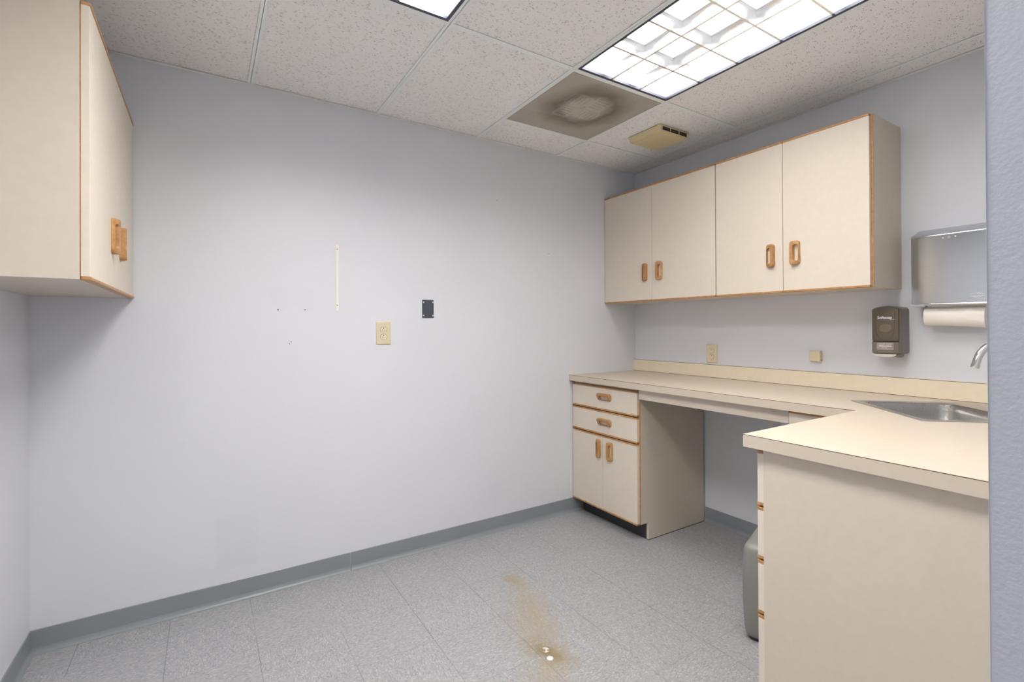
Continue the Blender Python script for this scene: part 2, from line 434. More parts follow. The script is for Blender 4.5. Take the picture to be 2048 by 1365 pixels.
# ------------------------------------------------------------------ ceiling lights
def troffer(x0, x1, y0, y1, label, power):
    xm, ym = (x0+x1)/2, (y0+y1)/2
    t = thing('ceiling_light', label, 'ceiling light', (xm, ym, H), 'recessed ceiling lights')
    fr = 0.014; bm = bmesh.new()
    for a in ((x0, x1, y0, y0+fr), (x0, x1, y1-fr, y1), (x0, x0+fr, y0+fr, y1-fr), (x1-fr, x1, y0+fr, y1-fr)):
        box(bm, *a, H+0.0005, H+0.012)
    obj('frame', bm, M_FRAME, t)
    bm = bmesh.new(); zt = H+0.095
    a0, a1, b0, b1 = x0+fr, x1-fr, y0+fr, y1-fr
    for a in ((x0, a0, y0, y1), (a1, x1, y0, y1), (a0, a1, y0, b0), (a0, a1, b1, y1)): box(bm, *a, H+0.012, zt)
    box(bm, x0, x1, y0, y1, zt, zt+0.004)
    obj('housing', bm, M_HOUSE, t)
    obj('tube_bed', bx(a0+0.004, a1-0.004, b0+0.004, b1-0.004, zt-0.012, zt-0.004), mat_emit(power), t)
    # parabolic louver blades, 3 x 6 cells
    bm = bmesh.new(); hz0, hz1 = H+0.004, H+0.052
    k = 9
    right = [(0.0052 + 0.014*(i/k)**2.6, (hz1-hz0)*i/k) for i in range(k+1)]
    P = right + [(-q[0], q[1]) for q in right[::-1]]
    for i in range(1, 3):
        xx = a0 + (a1-a0)*i/3
        add_prism(bm, [(xx+q[0], b0, hz0+q[1]) for q in P], (0, b1-b0, 0))
    for j in range(1, 6):
        yy = b0 + (b1-b0)*j/6
        add_prism(bm, [(a0, yy+q[0], hz0+0.0003+q[1]) for q in P], (a1-a0, 0, 0))
    obj('louver', bm, M_REFL, t)
    return t
hx = tw/2
troffer(tx[3]+hx, tx[4]-hx, TY1+hx, TY0-hx, 'recessed grid ceiling light with eighteen bright cells, beside the brown air vent', LAMP_RIGHT)
troffer(tx[1]+hx, tx[2]-hx, TY1+hx, TY0-hx, 'recessed ceiling light cut off by the top of the picture, left of the whole one', LAMP_LEFT)

# ------------------------------------------------------------------ air diffuser
cx, cy = (tx[3]+tx[4])/2, (TY0+TYS)/2; hw = (g-tw)/2
t = thing('air_vent', 'square brown perforated ceiling air vent with soot marks', 'air vent', (cx, cy, H))
obj('perforated_face', bx(cx-hw, cx+hw, cy-hw, cy+hw, H+0.0004, H+0.0012), M_PERF, t)
bm = bmesh.new()
for a in ((cx-hw, cx-hw+.01, cy-hw, cy+hw), (cx+hw-.01, cx+hw, cy-hw, cy+hw), (cx-hw, cx+hw, cy-hw, cy-hw+.01), (cx-hw, cx+hw, cy+hw-.01, cy+hw)):
    box(bm, *a, H+0.0012, H+0.08)
box(bm, cx-hw, cx+hw, cy-hw, cy+hw, H+0.08, H+0.084)
obj('back_pan', bm, M_PLENUM, t)
VX, VY = -1.060, -0.640
for k in range(4):
    ox, oy = ((-1, -1), (1, -1), (1, 1), (-1, 1))[k]
    w_, h_ = (0.120, 0.088) if k % 2 == 0 else (0.088, 0.120)
    bm = bmesh.new(); c0x, c0y = VX + ox*(0.012+w_/2), VY + oy*(0.012+h_/2)
    for fa in ((c0x-w_/2-.004, c0x-w_/2, c0y-h_/2, c0y+h_/2), (c0x+w_/2, c0x+w_/2+.004, c0y-h_/2, c0y+h_/2), (c0x-w_/2, c0x+w_/2, c0y-h_/2-.004, c0y-h_/2), (c0x-w_/2, c0x+w_/2, c0y+h_/2, c0y+h_/2+.004)):
        box(bm, *fa, H+0.004, H+0.016)
    for i in range(5):
        if k % 2 == 0:
            xx = c0x - w_/2 + w_*(i+.5)/5; box(bm, xx-.0075, xx+.0075, c0y-h_/2, c0y+h_/2, H+0.003, H+0.0045)
        else:
            yy = c0y - h_/2 + h_*(i+.5)/5; box(bm, c0x-w_/2, c0x+w_/2, yy-.0055, yy+.0055, H+0.003, H+0.0045)
    obj('vane_block', bm, M_VANE, t)

# ------------------------------------------------------------------ cream box on the ceiling (vented)
x0, x1, y0, y1, dz = -0.568, -0.314, -0.735, -0.492, 0.036
t = thing('ceiling_chime', 'yellowed cream plastic box with vent slots fixed under the ceiling', 'vent box', ((x0+x1)/2, (y0+y1)/2, H-dz))
bm = bmesh.new(); i = 0.008
top = [(x0, y0), (x1, y0), (x1, y1), (x0, y1)]
v = [bm.verts.new((a, b, H-0.0006)) for a, b in top] + [bm.verts.new((a, b, H-0.006)) for a, b in top]
lo = [(x0+i, y0+.003), (x1-i, y0+.003), (x1-i, y1-i), (x0+i, y1-i)]
v += [bm.verts.new((a, b, H-dz)) for a, b in lo]
bm.faces.new(v[0:4][::-1]); bm.faces.new(v[8:12])
for k in (0, 4):
    for j in range(4):
        bm.faces.new((v[k+j], v[k+(j+1) % 4], v[k+4+(j+1) % 4], v[k+4+j]))
bmesh.ops.bevel(bm, geom=[e for e in bm.edges if min(e.verts[0].co.z, e.verts[1].co.z) < H-0.02], offset=0.002, segments=2, affect='EDGES')
obj('cover', bm, M_YELP, t)
for k in range(3):
    a = x0+0.022+k*0.073
    obj('vent_slot', bx(a, a+0.064, y0-0.0008, y0+0.004, H-0.028, H-0.008), M_SLOT, t)

# ------------------------------------------------------------------ oak pulls
def pull(parent, c, n, along, thick, name='handle', L=0.118, Wd=0.044, label=None):
    """ring pull: c centre on the door face, n outward normal, along = long axis, thick = side where it stands proud"""
    c, n, a, b = Vector(c), Vector(n), Vector(along), Vector(thick)
    bm = bmesh.new()
    N = 6
    outer = rrect(Wd, L, 0.0145, N); inner = rrect(0.0200, 0.080, 0.0098, N)
    off = -0.0045
    def hgt(u): return 0.0075 + 0.0135*min(1, max(0, (u + Wd/2)/(Wd*0.72)))
    def P(u, w, h): return c + b*u + a*w + n*h
    base_o = [bm.verts.new(P(u, w, 0)) for u, w in outer]
    side_o = [bm.verts.new(P(u, w, hgt(u)-0.0045)) for u, w in outer]
    mid_o = [bm.verts.new(P(u*0.965, w*0.985, hgt(u)-0.0015)) for u, w in outer]
    top_o = [bm.verts.new(P(u*0.89, w*0.955, hgt(u*0.9))) for u, w in outer]
    top_i = [bm.verts.new(P(u*1.12+off, w*1.03, hgt(u+off))) for u, w in inner]
    low_i = [bm.verts.new(P(u+off, w, hgt(u+off)-0.003)) for u, w in inner]
    bot_i = [bm.verts.new(P(u+off, w, 0)) for u, w in inner]
    rings = [base_o, side_o, mid_o, top_o, top_i, low_i, bot_i]; M = len(outer)
    for r0, r1 in zip(rings, rings[1:]+rings[:1]):
        for k in range(M): bm.faces.new((r0[k], r0[(k+1) % M], r1[(k+1) % M], r1[k]))
    return obj(name, bm, M_OAK, parent, smooth=True)

TH = 0.019
def front(parent, name, plane, sgn, lo_, hi_, z0, z1, axis='X', pull_at=None, pull_dir=None, strips=(1, 1)):
    """door or drawer front. plane = outer face coordinate, sgn = outward sign; lo_/hi_ = span on the other axis"""
    def bb(bm, d0, d1, a, b, c, d, bev=0.0):
        if axis == 'X': box(bm, plane - sgn*d1, plane - sgn*d0, a, b, c, d, bev=bev)
        else: box(bm, a, b, plane - sgn*d1, plane - sgn*d0, c, d, bev=bev)
    s = 0.0095
    bm = bmesh.new(); bb(bm, 0, TH, lo_, hi_, z0 + s*strips[0], z1 - s*strips[1], bev=0.0008)
    d = obj(name, bm, M_LAMD, parent)
    if strips[1]:
        bm = bmesh.new(); bb(bm, -0.0025, TH, lo_, hi_, z1-s, z1, bev=0.002); obj('top_trim', bm, M_OAK, d, label='oak strip along the top edge')
    if strips[0]:
        bm = bmesh.new(); bb(bm, -0.0035, TH, lo_, hi_, z0, z0+s, bev=0.002); obj('bottom_trim', bm, M_OAK, d, label='oak strip along the bottom edge')
    if pull_at:
        p, z, along, thick = pull_at
        n = (sgn, 0, 0) if axis == 'X' else (0, sgn, 0)
        c = (plane, p, z) if axis == 'X' else (p, plane, z)
        pull(d, c, n, along, thick)
    return d
def carcass(parent, x0, x1, y0, y1, z0, z1, open_side, th=0.016, top=True, name='carcass', back=True):
    """hollow cabinet box; open_side '-X', '+X' or '+Y'"""
    bm = bmesh.new()
    if open_side in ('-X', '+X'):
        box(bm, x0, x1, y0, y0+th, z0, z1); box(bm, x0, x1, y1-th, y1, z0, z1)
        xb = (x1-th, x1) if open_side == '-X' else (x0, x0+th)
        if back: box(bm, *xb, y0+th, y1-th, z0, z1)
        xs = (x0, x1-th) if open_side == '-X' else (x0+th, x1)
        box(bm, *xs, y0+th, y1-th, z0, z0+th)
        if top: box(bm, *xs, y0+th, y1-th, z1-th, z1)
    else:
        box(bm, x0, x0+th, y0, y1, z0, z1); box(bm, x1-th, x1, y0, y1, z0, z1)
        if back: box(bm, x0+th, x1-th, y0, y0+th, z0, z1)
        box(bm, x0+th, x1-th, y0+th, y1, z0, z0+th)
        if top: box(bm, x0+th, x1-th, y0+th, y1, z1-th, z1)
    return obj(name, bm, M_LAM, parent)
Z, NZ, PY, NY, PX, NX = (0, 0, 1), (0, 0, -1), (0, 1, 0), (0, -1, 0), (1, 0, 0), (-1, 0, 0)

# ------------------------------------------------------------------ wall cabinets on the right wall
ZB, ZT = 1.4377, 2.1975
def wall_cab(ya, yb, ysplit, label, end_band):
    # ya > yb (ya nearer to the back wall)
    t = thing('wall_cabinet', label, 'wall cabinet', (-0.15, (ya+yb)/2, ZB), 'cream wall cabinets with oak edging')
    carcass(t, -0.290, -0.001, yb, ya, ZB+0.002, ZT-0.001, '-X')
    r = 0.0090 if end_band else 0.0015
    if end_band:
        obj('edge_band', bx(-0.2925, -0.2895, yb, yb+0.013, ZB+0.001, ZT), M_OAK, t, label='vertical oak edge band')
    hz = 1.6285
    front(t, 'door', -0.309, -1, ysplit+0.0012, ya-0.0015, ZB, ZT, pull_at=(ysplit+0.062, hz, Z, NY))
    front(t, 'door', -0.309, -1, yb+r, ysplit-0.0012, ZB, ZT, pull_at=(ysplit-0.062, hz, Z, PY))
    return t
wall_cab(-0.002, -0.9035, -0.4416, 'cream two-door wall cabinet with oak edging, in the corner above the desk', False)
t = wall_cab(-0.9070, -1.6680, -1.2836, 'cream two-door wall cabinet with oak edging, beside the towel dispenser', True)

# ------------------------------------------------------------------ wall cabinet on the left wall
zb, zt_ = 1.3992, 2.1451
t = thing('wall_cabinet', 'cream wall cabinet with oak edging on the left wall, seen from its side', 'wall cabinet', (-W+0.15, -0.456, zb))
carcass(t, -W+0.001, -3.0385, -0.9128, -0.002, zb+0.002, zt_-0.001, '+X')
obj('edge_band', bx(-3.0390, -3.0375, -0.9120, -0.8990, zb+0.001, zt_), M_OAK, t, label='vertical oak edge band')
front(t, 'door', -3.0180, 1, -0.9085, -0.4582, zb, zt_, pull_at=(-0.548, 1.576, Z, PY))
front(t, 'door', -3.0180, 1, -0.4558, -0.004, zb, zt_, pull_at=(-0.366, 1.576, Z, NY))

# ------------------------------------------------------------------ base cabinet with two drawers
WC = 0.602
t = thing('base_cabinet', 'cream base cabinet with two drawers over two doors, in the back corner', 'base cabinet', (-0.3, -0.3, 0))
bm = bmesh.new()
zt2 = HC-0.0385
CX = -0.5975
add_prism(bm, [(CX, -WC, 0.1045), (-0.5338, -WC, 0.1045), (-0.5338, -WC, 0.004), (-0.0145, -WC, 0.004), (-0.0145, -WC, zt2), (CX, -WC, zt2)], (0, 0.016, 0))
box(bm, CX, -0.0145, -0.0165, -0.005, 0.1045, zt2)
box(bm, CX, -0.0145, -WC+.016, -0.0165, 0.1045, 0.1205); box(bm, -0.020, -0.0145, -WC+.016, -0.0165, 0.1205, zt2)
box(bm, CX, -0.0145, -WC+.016, -0.0165, zt2-0.016, zt2)
obj('carcass', bm, M_LAM, t)
obj('edge_band', bx(-0.6000, -0.5970, -WC, -WC+0.016, 0.1045, zt2), M_OAK, t, label='vertical oak edge band')
obj('toe_kick', bx(-0.5330, -0.5210, -WC+0.0165, -0.016, 0.0, 0.1040), M_DARK, t, label='black recessed toe kick')
obj('foot_strip', bx(-0.5345, -0.0150, -WC-0.0008, -WC+0.0160, 0.0, 0.0038), M_DARK, t, label='black strip under the end panel')
P_ = -0.6175; ya, yb = -0.006, -WC+0.0085
front(t, 'drawer', P_, -1, yb, ya, 0.7385, 0.8870, pull_at=((ya+yb)/2-0.022, 0.8230, PY, Z))
front(t, 'drawer', P_, -1, yb, ya, 0.5810, 0.7330, pull_at=((ya+yb)/2-0.022, 0.6630, PY, Z))
front(t, 'door', P_, -1, -0.3000, ya, 0.0985, 0.5755, pull_at=(-0.262, 0.487, Z, NY))
front(t, 'door', P_, -1, yb, -0.3024, 0.0985, 0.5755, pull_at=(-0.371, 0.487, Z, PY))

# ------------------------------------------------------------------ sink base cabinet and peninsula
t = thing('sink_cabinet', 'cream base cabinet under the sink with an oak strip, mostly hidden', 'base cabinet', (-0.3, -1.95, 0))
bm = bmesh.new()
box(bm, -0.5975, -0.001, -1.4845, -1.4685, 0.10, zt2); box(bm, -0.5975, -0.001, YF+0.001, YF+0.017, 0.10, zt2)
box(bm, -0.5975, -0.001, YF+.017, -1.4845, 0.10, 0.116); box(bm, -0.017, -0.001, YF+.017, -1.4845, 0.116, zt2)
obj('carcass', bm, M_LAM, t)
obj('toe_kick', bx(-0.533, -0.521, -1.79, -1.470, 0, 0.0995), M_DARK, t)
front(t, 'door', -0.6175, -1, -1.760, -1.4700, 0.102, zt2-0.003)

XP = -1.3550
t = thing('drawer_cabinet', 'cream drawer cabinet at the end of the counter, its blank side facing out', 'drawer cabinet', (-1.05, -2.12, 0))
PYF = -1.797
carcass(t, XP, -0.760, YF+0.001, PYF, 0.0005, zt2, '+Y', top=False)
zs = [0.1145, 0.4035, 0.5675, 0.7270, 0.8975]
yo = -1.7655
for k in range(4):
    front(t, 'drawer', yo, 1, XP+0.0040, -0.764, zs[k]+0.0025, zs[k+1]-0.0025, axis='Y', pull_at=(-1.06, (zs[k]+zs[k+1])/2, PX, Z))
bm = bmesh.new(); box(bm, XP+0.002, XP+0.014, PYF+0.0003, yo-TH-0.0003, 0.10, zt2); obj('face_strip', bm, M_LAM, t)

# ------------------------------------------------------------------ worktop
D1, Y1, D2, TS = 0.6466, 1.7401, 1.3827, 0.0377
SA = Vector((-0.386, -1.612)); u1 = Vector((-0.669, -0.743)); u2 = Vector((0.743, -0.669)); SL, SW = 0.47, 0.45
def sp(a, b): p = SA + u1*a + u2*b; return (p.x, p.y)
def poly_with_hole(outer, inner, z0, z1):
    bm = bmesh.new()
    for loop in (outer, inner):
        vs = [bm.verts.new((x, y, z1)) for x, y in loop]
        for i in range(len(vs)): bm.edges.new((vs[i], vs[(i+1) % len(vs)]))
    bmesh.ops.triangle_fill(bm, edges=bm.edges[:], use_beauty=True)
    r = bmesh.ops.extrude_face_region(bm, geom=bm.faces[:])
    bmesh.ops.translate(bm, verts=[e for e in r['geom'] if isinstance(e, bmesh.types.BMVert)], vec=(0, 0, z0-z1))
    return bm
def rloop(a0, a1, b0, b1, r, n=5):
    return [sp((a0+a1)/2 + q[0], (b0+b1)/2 + q[1]) for q in rrect(a1-a0, b1-b0, r, n)]
t = thing('worktop', 'cream laminate worktop with low splash, stepping out wider at the sink end', 'worktop', (-0.4, -1.2, HC-TS))
outer = [(-0.0005, -0.0005), (-D1, -0.0005), (-D1, -Y1), (-D2, -Y1), (-D2, YF+0.0005), (-0.0005, YF+0.0005)]
obj('counter', poly_with_hole(outer, rloop(0.014, SL-0.014, 0.014, SW-0.014, 0.03), HC-TS, HC), M_TOP, t)
obj('backsplash', bx(-0.0200, -0.0006, YF+0.001, -0.0006, HC+0.0002, HC+0.0835), M_SPL, t)
t2 = obj('apron', bx(-0.612, -0.596, -1.466, -WC-0.002, 0.8440, HC-TS-0.0004), M_LAM, t)

# ------------------------------------------------------------------ sink
t = thing('sink', 'square stainless steel sink set diagonally in the worktop', 'sink', (*sp(SL/2, SW/2), HC-0.15))
bm = bmesh.new(); n = 6
def ring(a0, a1, b0, b1, r, z): return [bm.verts.new((x, y, z)) for x, y in rloop(a0, a1, b0, b1, r, n)]
e_ = 0.0
lb = 0.062   # ledge towards the faucet
R = [ring(0, SL, 0, SW, 0.006, HC+0.0003), ring(0.001, SL-.001, 0.001, SW-.001, 0.008, HC+0.0028), ring(0.012, SL-.012, 0.012, SW-.012, 0.02, HC+0.0032),
     ring(0.020, SL-.020, 0.020, SW-.020-lb*0.2, 0.03, HC+0.0016), ring(0.028, SL-.028, 0.028, SW-.028-lb, 0.045, HC+0.0010),
     ring(0.033, SL-.033, 0.033, SW-.033-lb, 0.048, HC-0.005), ring(0.036, SL-.036, 0.036, SW-.036-lb, 0.05, HC-0.03), ring(0.046, SL-.046, 0.046, SW-.046-lb, 0.055, HC-0.125),
     ring(0.060, SL-.060, 0.060, SW-.060-lb, 0.05, HC-0.143), ring(0.090, SL-.090, 0.090, SW-.090-lb, 0.04, HC-0.148)]
for r0, r1 in zip(R, R[1:]):
    for k in range(len(r0)): bm.faces.new((r0[k], r0[(k+1) % len(r0)], r1[(k+1) % len(r0)], r1[k]))
bm.faces.new(R[-1])
bw = obj('bowl', bm, M_SINK, t, smooth=True)
md = bw.modifiers.new('thickness', 'SOLIDIFY'); md.thickness = 0.0009; md.offset = -1
bm = bmesh.new(); dx, dy = sp(SL/2, SW/2-lb/2); disc(bm, (dx, dy, HC-0.1482), Z, 0.045, 0.003, 24); obj('drain', bm, M_CHROME, t, smooth=True)

FB = sp(SL/2, 0.515)
t = thing('faucet', 'chrome faucet with a curved spout over the sink, cut off by the door jamb', 'faucet', (*FB, HC+0.0005))
F0 = Vector((*FB, HC+0.0005)); E0 = Vector((-0.320, -2.006, 1.100))
bm = bmesh.new(); tube(bm, [F0, F0+Vector((0, 0, 0.010)), F0+Vector((0, 0, 0.012)), F0+Vector((0, 0, 0.05))], [0.027, 0.027, 0.018, 0.016], 20)
obj('faucet_base', bm, M_CHROME, t, smooth=True)
hd = Vector((F0.x-E0.x, F0.y-E0.y, 0)); span = hd.length; hd.normalize()
zc = 1.108; rad = span/2*1.02; cc_ = Vector((F0.x, F0.y, zc)) - hd*rad
pts = [F0+Vector((0, 0, 0.045)), F0+Vector((0, 0, 0.09))]
for k in range(17):
    a = math.radians(168*k/16)
    pts.append(cc_ + hd*rad*math.cos(a) + Vector((0, 0, rad*math.sin(a))))
E0 = pts[-1] + (pts[-1]-pts[-2]).normalized()*0.022; pts.append(E0)
bm = bmesh.new(); tube(bm, pts, 0.0125, 20); obj('spout', bm, M_CHROME, t, smooth=True)
bm = bmesh.new(); d_ = (pts[-1]-pts[-2]).normalized(); tube(bm, [E0 - d_*0.012, E0 - d_*0.004, E0 + d_*0.001], [0.0136, 0.0138, 0.0130], 20); obj('aerator', bm, M_CHROME, t, smooth=True)
bm = bmesh.new(); hp = F0+Vector((0, 0, 0.035))
tube(bm, [hp, hp-Vector((u1.x*-.03, u1.y*-.03, -.006)), hp-Vector((u1.x*-.075, u1.y*-.075, -.018))], [0.008, 0.007, 0.005], 10)
obj('lever', bm, M_CHROME, t, smooth=True)

# ------------------------------------------------------------------ grey bin under the desk
ang = math.radians(17); fd = Vector((math.sin(ang), -math.cos(ang))); dd = Vector((math.cos(ang), math.sin(ang)))
P0 = Vector((-0.919, -1.4375)); bw_, bd_, bh = 0.18, 0.245, 0.385
t = thing('waste_bin', 'grey rounded plastic bin under the counter, behind the drawer cabinet', 'bin', (*(P0+fd*bw_/2+dd*bd_/2), 0))
bm = bmesh.new(); c_ = P0+fd*bw_/2+dd*bd_/2
def bring(grow, r, z, rise=0.0):
    out = []
    for qx, qy in rrect(bd_+grow*2, bw_+grow*2, r, 6):
        p = c_ + dd*qx + fd*qy
        out.append(bm.verts.new((p.x, p.y, z + rise*(qx/bd_+0.5))))
    return out
R = [bring(-0.014, 0.02, 0.014), bring(-0.006, 0.025, 0.022), bring(-0.002, 0.028, 0.05), bring(0.003, 0.03, 0.16), bring(0.003, 0.03, 0.28),
     bring(-0.001, 0.03, 0.355), bring(-0.004, 0.028, 0.370, 0.012), bring(-0.011, 0.024, 0.381, 0.014), bring(-0.024, 0.018, 0.3855, 0.016), bring(-0.05, 0.012, 0.388, 0.016)]
for r0, r1 in zip(R, R[1:]):
    for k in range(len(r0)): bm.faces.new((r0[k], r0[(k+1) % len(r0)], r1[(k+1) % len(r0)], r1[k]))
bm.faces.new(R[0][::-1]); bm.faces.new(R[-1])
obj('body', bm, M_BIN, t, smooth=True)
bm = bmesh.new()
add_prism(bm, [(*(c_ + dd*qx + fd*qy), 0.0) for qx, qy in rrect(bd_-0.036, bw_-0.036, 0.02, 5)], (0, 0, 0.0145))
obj('foot_base', bm, M_DARK, t, label='black base')

# ------------------------------------------------------------------ things on the walls
class Fr:
    """wall frame: o origin on the wall, r right, n outward (viewer side)"""
    def __init__(s, o, r, n): s.o, s.r, s.n, s.u = Vector(o), Vector(r), Vector(n), Vector((0, 0, 1))
    def P(s, a, b, d): return s.o + s.r*a + s.u*b + s.n*d
    def slab(s, bm, outline, d0, d1, taper=0.0):
        A = [bm.verts.new(s.P(a, b, d0)) for a, b in outline]
        ca = sum(q[0] for q in outline)/len(outline); cb = sum(q[1] for q in outline)/len(outline)
        def sh(q):
            return ((q[0]-ca), (q[1]-cb))
        wmax = max(abs(sh(q)[0]) for q in outline); hmax = max(abs(sh(q)[1]) for q in outline)
        B = [bm.verts.new(s.P(ca + sh(q)[0]*(1-taper/wmax), cb + sh(q)[1]*(1-taper/hmax), d1)) for q in outline]
        n = len(A)
        bm.faces.new(A); bm.faces.new(B[::-1])
        for i in range(n): bm.faces.new((A[i], B[i], B[(i+1) % n], A[(i+1) % n]))
def shift(ol, a, b): return [(q[0]+a, q[1]+b) for q in ol]

def outlet(fr, w, h, label):
    t = thing('wall_outlet', label, 'wall outlet', fr.P(0, -h/2, 0.0), 'ivory duplex outlets')
    bm = bmesh.new(); fr.slab(bm, rrect(w, h, 0.003, 3), 0.0003, 0.0030); fr.slab(bm, rrect(w, h, 0.003, 3), 0.0030, 0.0062, taper=0.004)
    obj('cover_plate', bm, M_CREAMP, t)
    for s_ in (1, -1):
        b0 = 0.0195*s_
        ol = [(0.0168*math.cos(a), max(-0.0125, min(0.0125, 0.0168*math.sin(a)))+b0) for a in [math.radians(k*10) for k in range(36)]]
        big = [(q[0]*1.09, (q[1]-b0)*1.10+b0) for q in ol]
        bm = bmesh.new(); fr.slab(bm, big, 0.0058, 0.0064)
        ring_o = obj('receptacle', bm, M_SLOT, t)
        bm = bmesh.new(); fr.slab(bm, ol, 0.0062, 0.0080); f = obj('receptacle_face', bm, M_IVORY, ring_o)
        bm = bmesh.new()
        for a_, hh in ((-0.0062, 0.0075), (0.0062, 0.0060)):
            fr.slab(bm, shift([(-.0011, -hh/2), (.0011, -hh/2), (.0011, hh/2), (-.0011, hh/2)], a_, b0-0.003), 0.0078, 0.0083)
        fr.slab(bm, shift([(0.0029*math.cos(a), 0.0029*math.sin(a)) for a in [math.radians(k*30) for k in range(12)]], 0, b0+0.0065), 0.0078, 0.0083)
        obj('pin_slots', bm, M_SLOT, ring_o)
    bm = bmesh.new(); disc(bm, fr.P(0, 0, 0.006), fr.n, 0.003, 0.0015, 12); obj('screw', bm, M_SCREW, t)
    return t
WB = lambda x, z: Fr((x, 0, z), (1, 0, 0), (0, -1, 0))
WR = lambda y, z: Fr((0, y, z), (0, -1, 0), (-1, 0, 0))
outlet(WB(-1.9385, 1.2415), 0.0800, 0.1240, 'ivory duplex wall outlet on the big back wall')
outlet(WR(-0.6600, 1.0945), 0.0800, 0.1190, 'ivory duplex wall outlet just above the worktop splash')

fr = WB(-1.6793, 1.3784)
t = thing('blank_plate', 'dark slate rectangular blank plate with four corner screws on the back wall', 'wall plate', fr.P(0, -0.051, 0))
bm = bmesh.new(); fr.slab(bm, rrect(0.0690, 0.1020, 0.002, 2), 0.0003, 0.0045); obj('plate', bm, M_PLATE, t)
for a in (-0.027, 0.0285):
    for b in (-0.0385, 0.0375):
        bm = bmesh.new(); disc(bm, fr.P(a, b, 0.0044), fr.n, 0.0042, 0.0016, 12); obj('screw', bm, M_IVORY, t, smooth=True)

fr = WB(-2.1802, 1.532)
t = thing('mounting_strip', 'thin cream vertical mounting strip with two screws on the back wall', 'wall strip', fr.P(0, -0.172, 0))
bm = bmesh.new(); fr.slab(bm, rrect(0.0125, 0.344, 0.001, 2), 0.0003, 0.0032); obj('strip', bm, plain('cream paint', (0.86, 0.82, 0.74), 0.5), t)
for b in (0.147, -0.144):
    bm = bmesh.new(); disc(bm, fr.P(0, b, 0.003), fr.n, 0.0036, 0.0015, 12); obj('screw', bm, plain('dull screw', (0.42, 0.38, 0.33), 0.4, 0.3), t, smooth=True)

def anchor(x, z, r, label):
    bm = bmesh.new(); fr_ = WB(x, z)
    disc(bm, fr_.P(0, 0, -0.001), fr_.n, r*1.8, 0.0014, 12)
    for f in bm.faces: f.material_index = 1
    k = len(bm.faces); disc(bm, fr_.P(0, 0, -0.001), fr_.n, r, 0.0022, 10)
    return recentre(solo(obj('wall_anchor', bm, [M_SLOT, M_WHITE]), label, 'wall anchor', 'leftover anchors in the back wall'))
anchor(-2.4588, 1.3604, 0.0034, 'small screw anchor in the back wall, leftmost of the level pair')
anchor(-2.3361, 1.3624, 0.0030, 'small screw anchor in the back wall, between its twin and the cream strip')
anchor(-2.4009, 1.2031, 0.0028, 'tiny anchor hole low on the back wall below the screw pair, upper mark')
anchor(-2.4075, 1.1925, 0.0024, 'tiny anchor hole low on the back wall below the screw pair, lower mark')
anchor(-1.2143, 2.0664, 0.0026, 'tiny anchor hole high up on the back wall')
anchor(-0.8154, 1.7622, 0.0026, 'tiny anchor hole in the back wall left of the corner wall cabinet')

fr = WR(-1.2960, 1.1085)
t = thing('bell_box', 'small cream cube box on the wall above the worktop', 'wall box', fr.P(0, -0.027, 0))
bm = bmesh.new(); box(bm, -0.0270, -0.0005, -1.3200, -1.2660, 1.0815, 1.1365, bev=0.003); obj('box_cover', bm, M_CREAMP, t)
bm = bmesh.new(); disc(bm, (-0.012, -1.3200, 1.0880), NY, 0.0025, 0.0012, 10); obj('screw', bm, M_SLOT, t)

# ------------------------------------------------------------------ soap dispenser
def text_mesh(body, size, centre, right, up_, normal, depth=0.0004, offset=0.0, sx=1.0, name='lettering', mat=None, parent=None, shear=0.0):
    cu = bpy.data.curves.new('t', 'FONT'); cu.body = body; cu.size = size; cu.extrude = depth; cu.offset = offset
    cu.align_x = 'CENTER'; cu.align_y = 'CENTER'; cu.shear = shear
    to = bpy.data.objects.new('t', cu); COL.objects.link(to)
    dg = bpy.context.evaluated_depsgraph_get(); dg.update()
    me = bpy.data.meshes.new_from_object(to.evaluated_get(dg))
    bpy.data.objects.remove(to); bpy.data.curves.remove(cu)
    bm = bmesh.new(); bm.from_mesh(me); bpy.data.meshes.remove(me)
    M = Matrix((Vector(right)*sx, Vector(up_), Vector(normal))).transposed().to_4x4(); M.translation = Vector(centre)
    bmesh.ops.transform(bm, matrix=M, verts=bm.verts)
    return obj(name, bm, mat, parent)
sy0, sy1, sz0, sz1, sd = -1.5800, -1.6950, 1.1370, 1.3600, 0.1000
sm = (sy0+sy1)/2; sw = abs(sy1-sy0)
t = thing('soap_dispenser', 'smoky brown soap dispenser on the wall beside the towel dispenser', 'soap dispenser', (-0.05, sm, 1.12))
fr = WR(sm, (sz0+sz1)/2); hh = sz1-sz0
def archd(w, h, rise, r=0.012):
    out = []
    for q in rrect(w, h, r, 4):
        b = q[1]
        if b > 0: b += rise*(1-(q[0]/(w/2))**2) - rise
        out.append((q[0], b))
    # insert top mid points
    res = []
    for i, q in enumerate(out):
        res.append(q)
        nx = out[(i+1) % len(out)]
        if q[1] > h/2-rise-0.02 and nx[1] > h/2-rise-0.02 and abs(q[0]-nx[0]) > w*0.4:
            for k in range(1, 8):
                a = q[0] + (nx[0]-q[0])*k/8
                res.append((a, h/2 - rise*(a/(w/2))**2))
    return res
bm = bmesh.new(); fr.slab(bm, archd(sw, hh, 0.010), 0.0005, 0.078); fr.slab(bm, archd(sw, hh, 0.010), 0.078, 0.090, taper=0.003)
obj('body', bm, M_SOAPS, t)
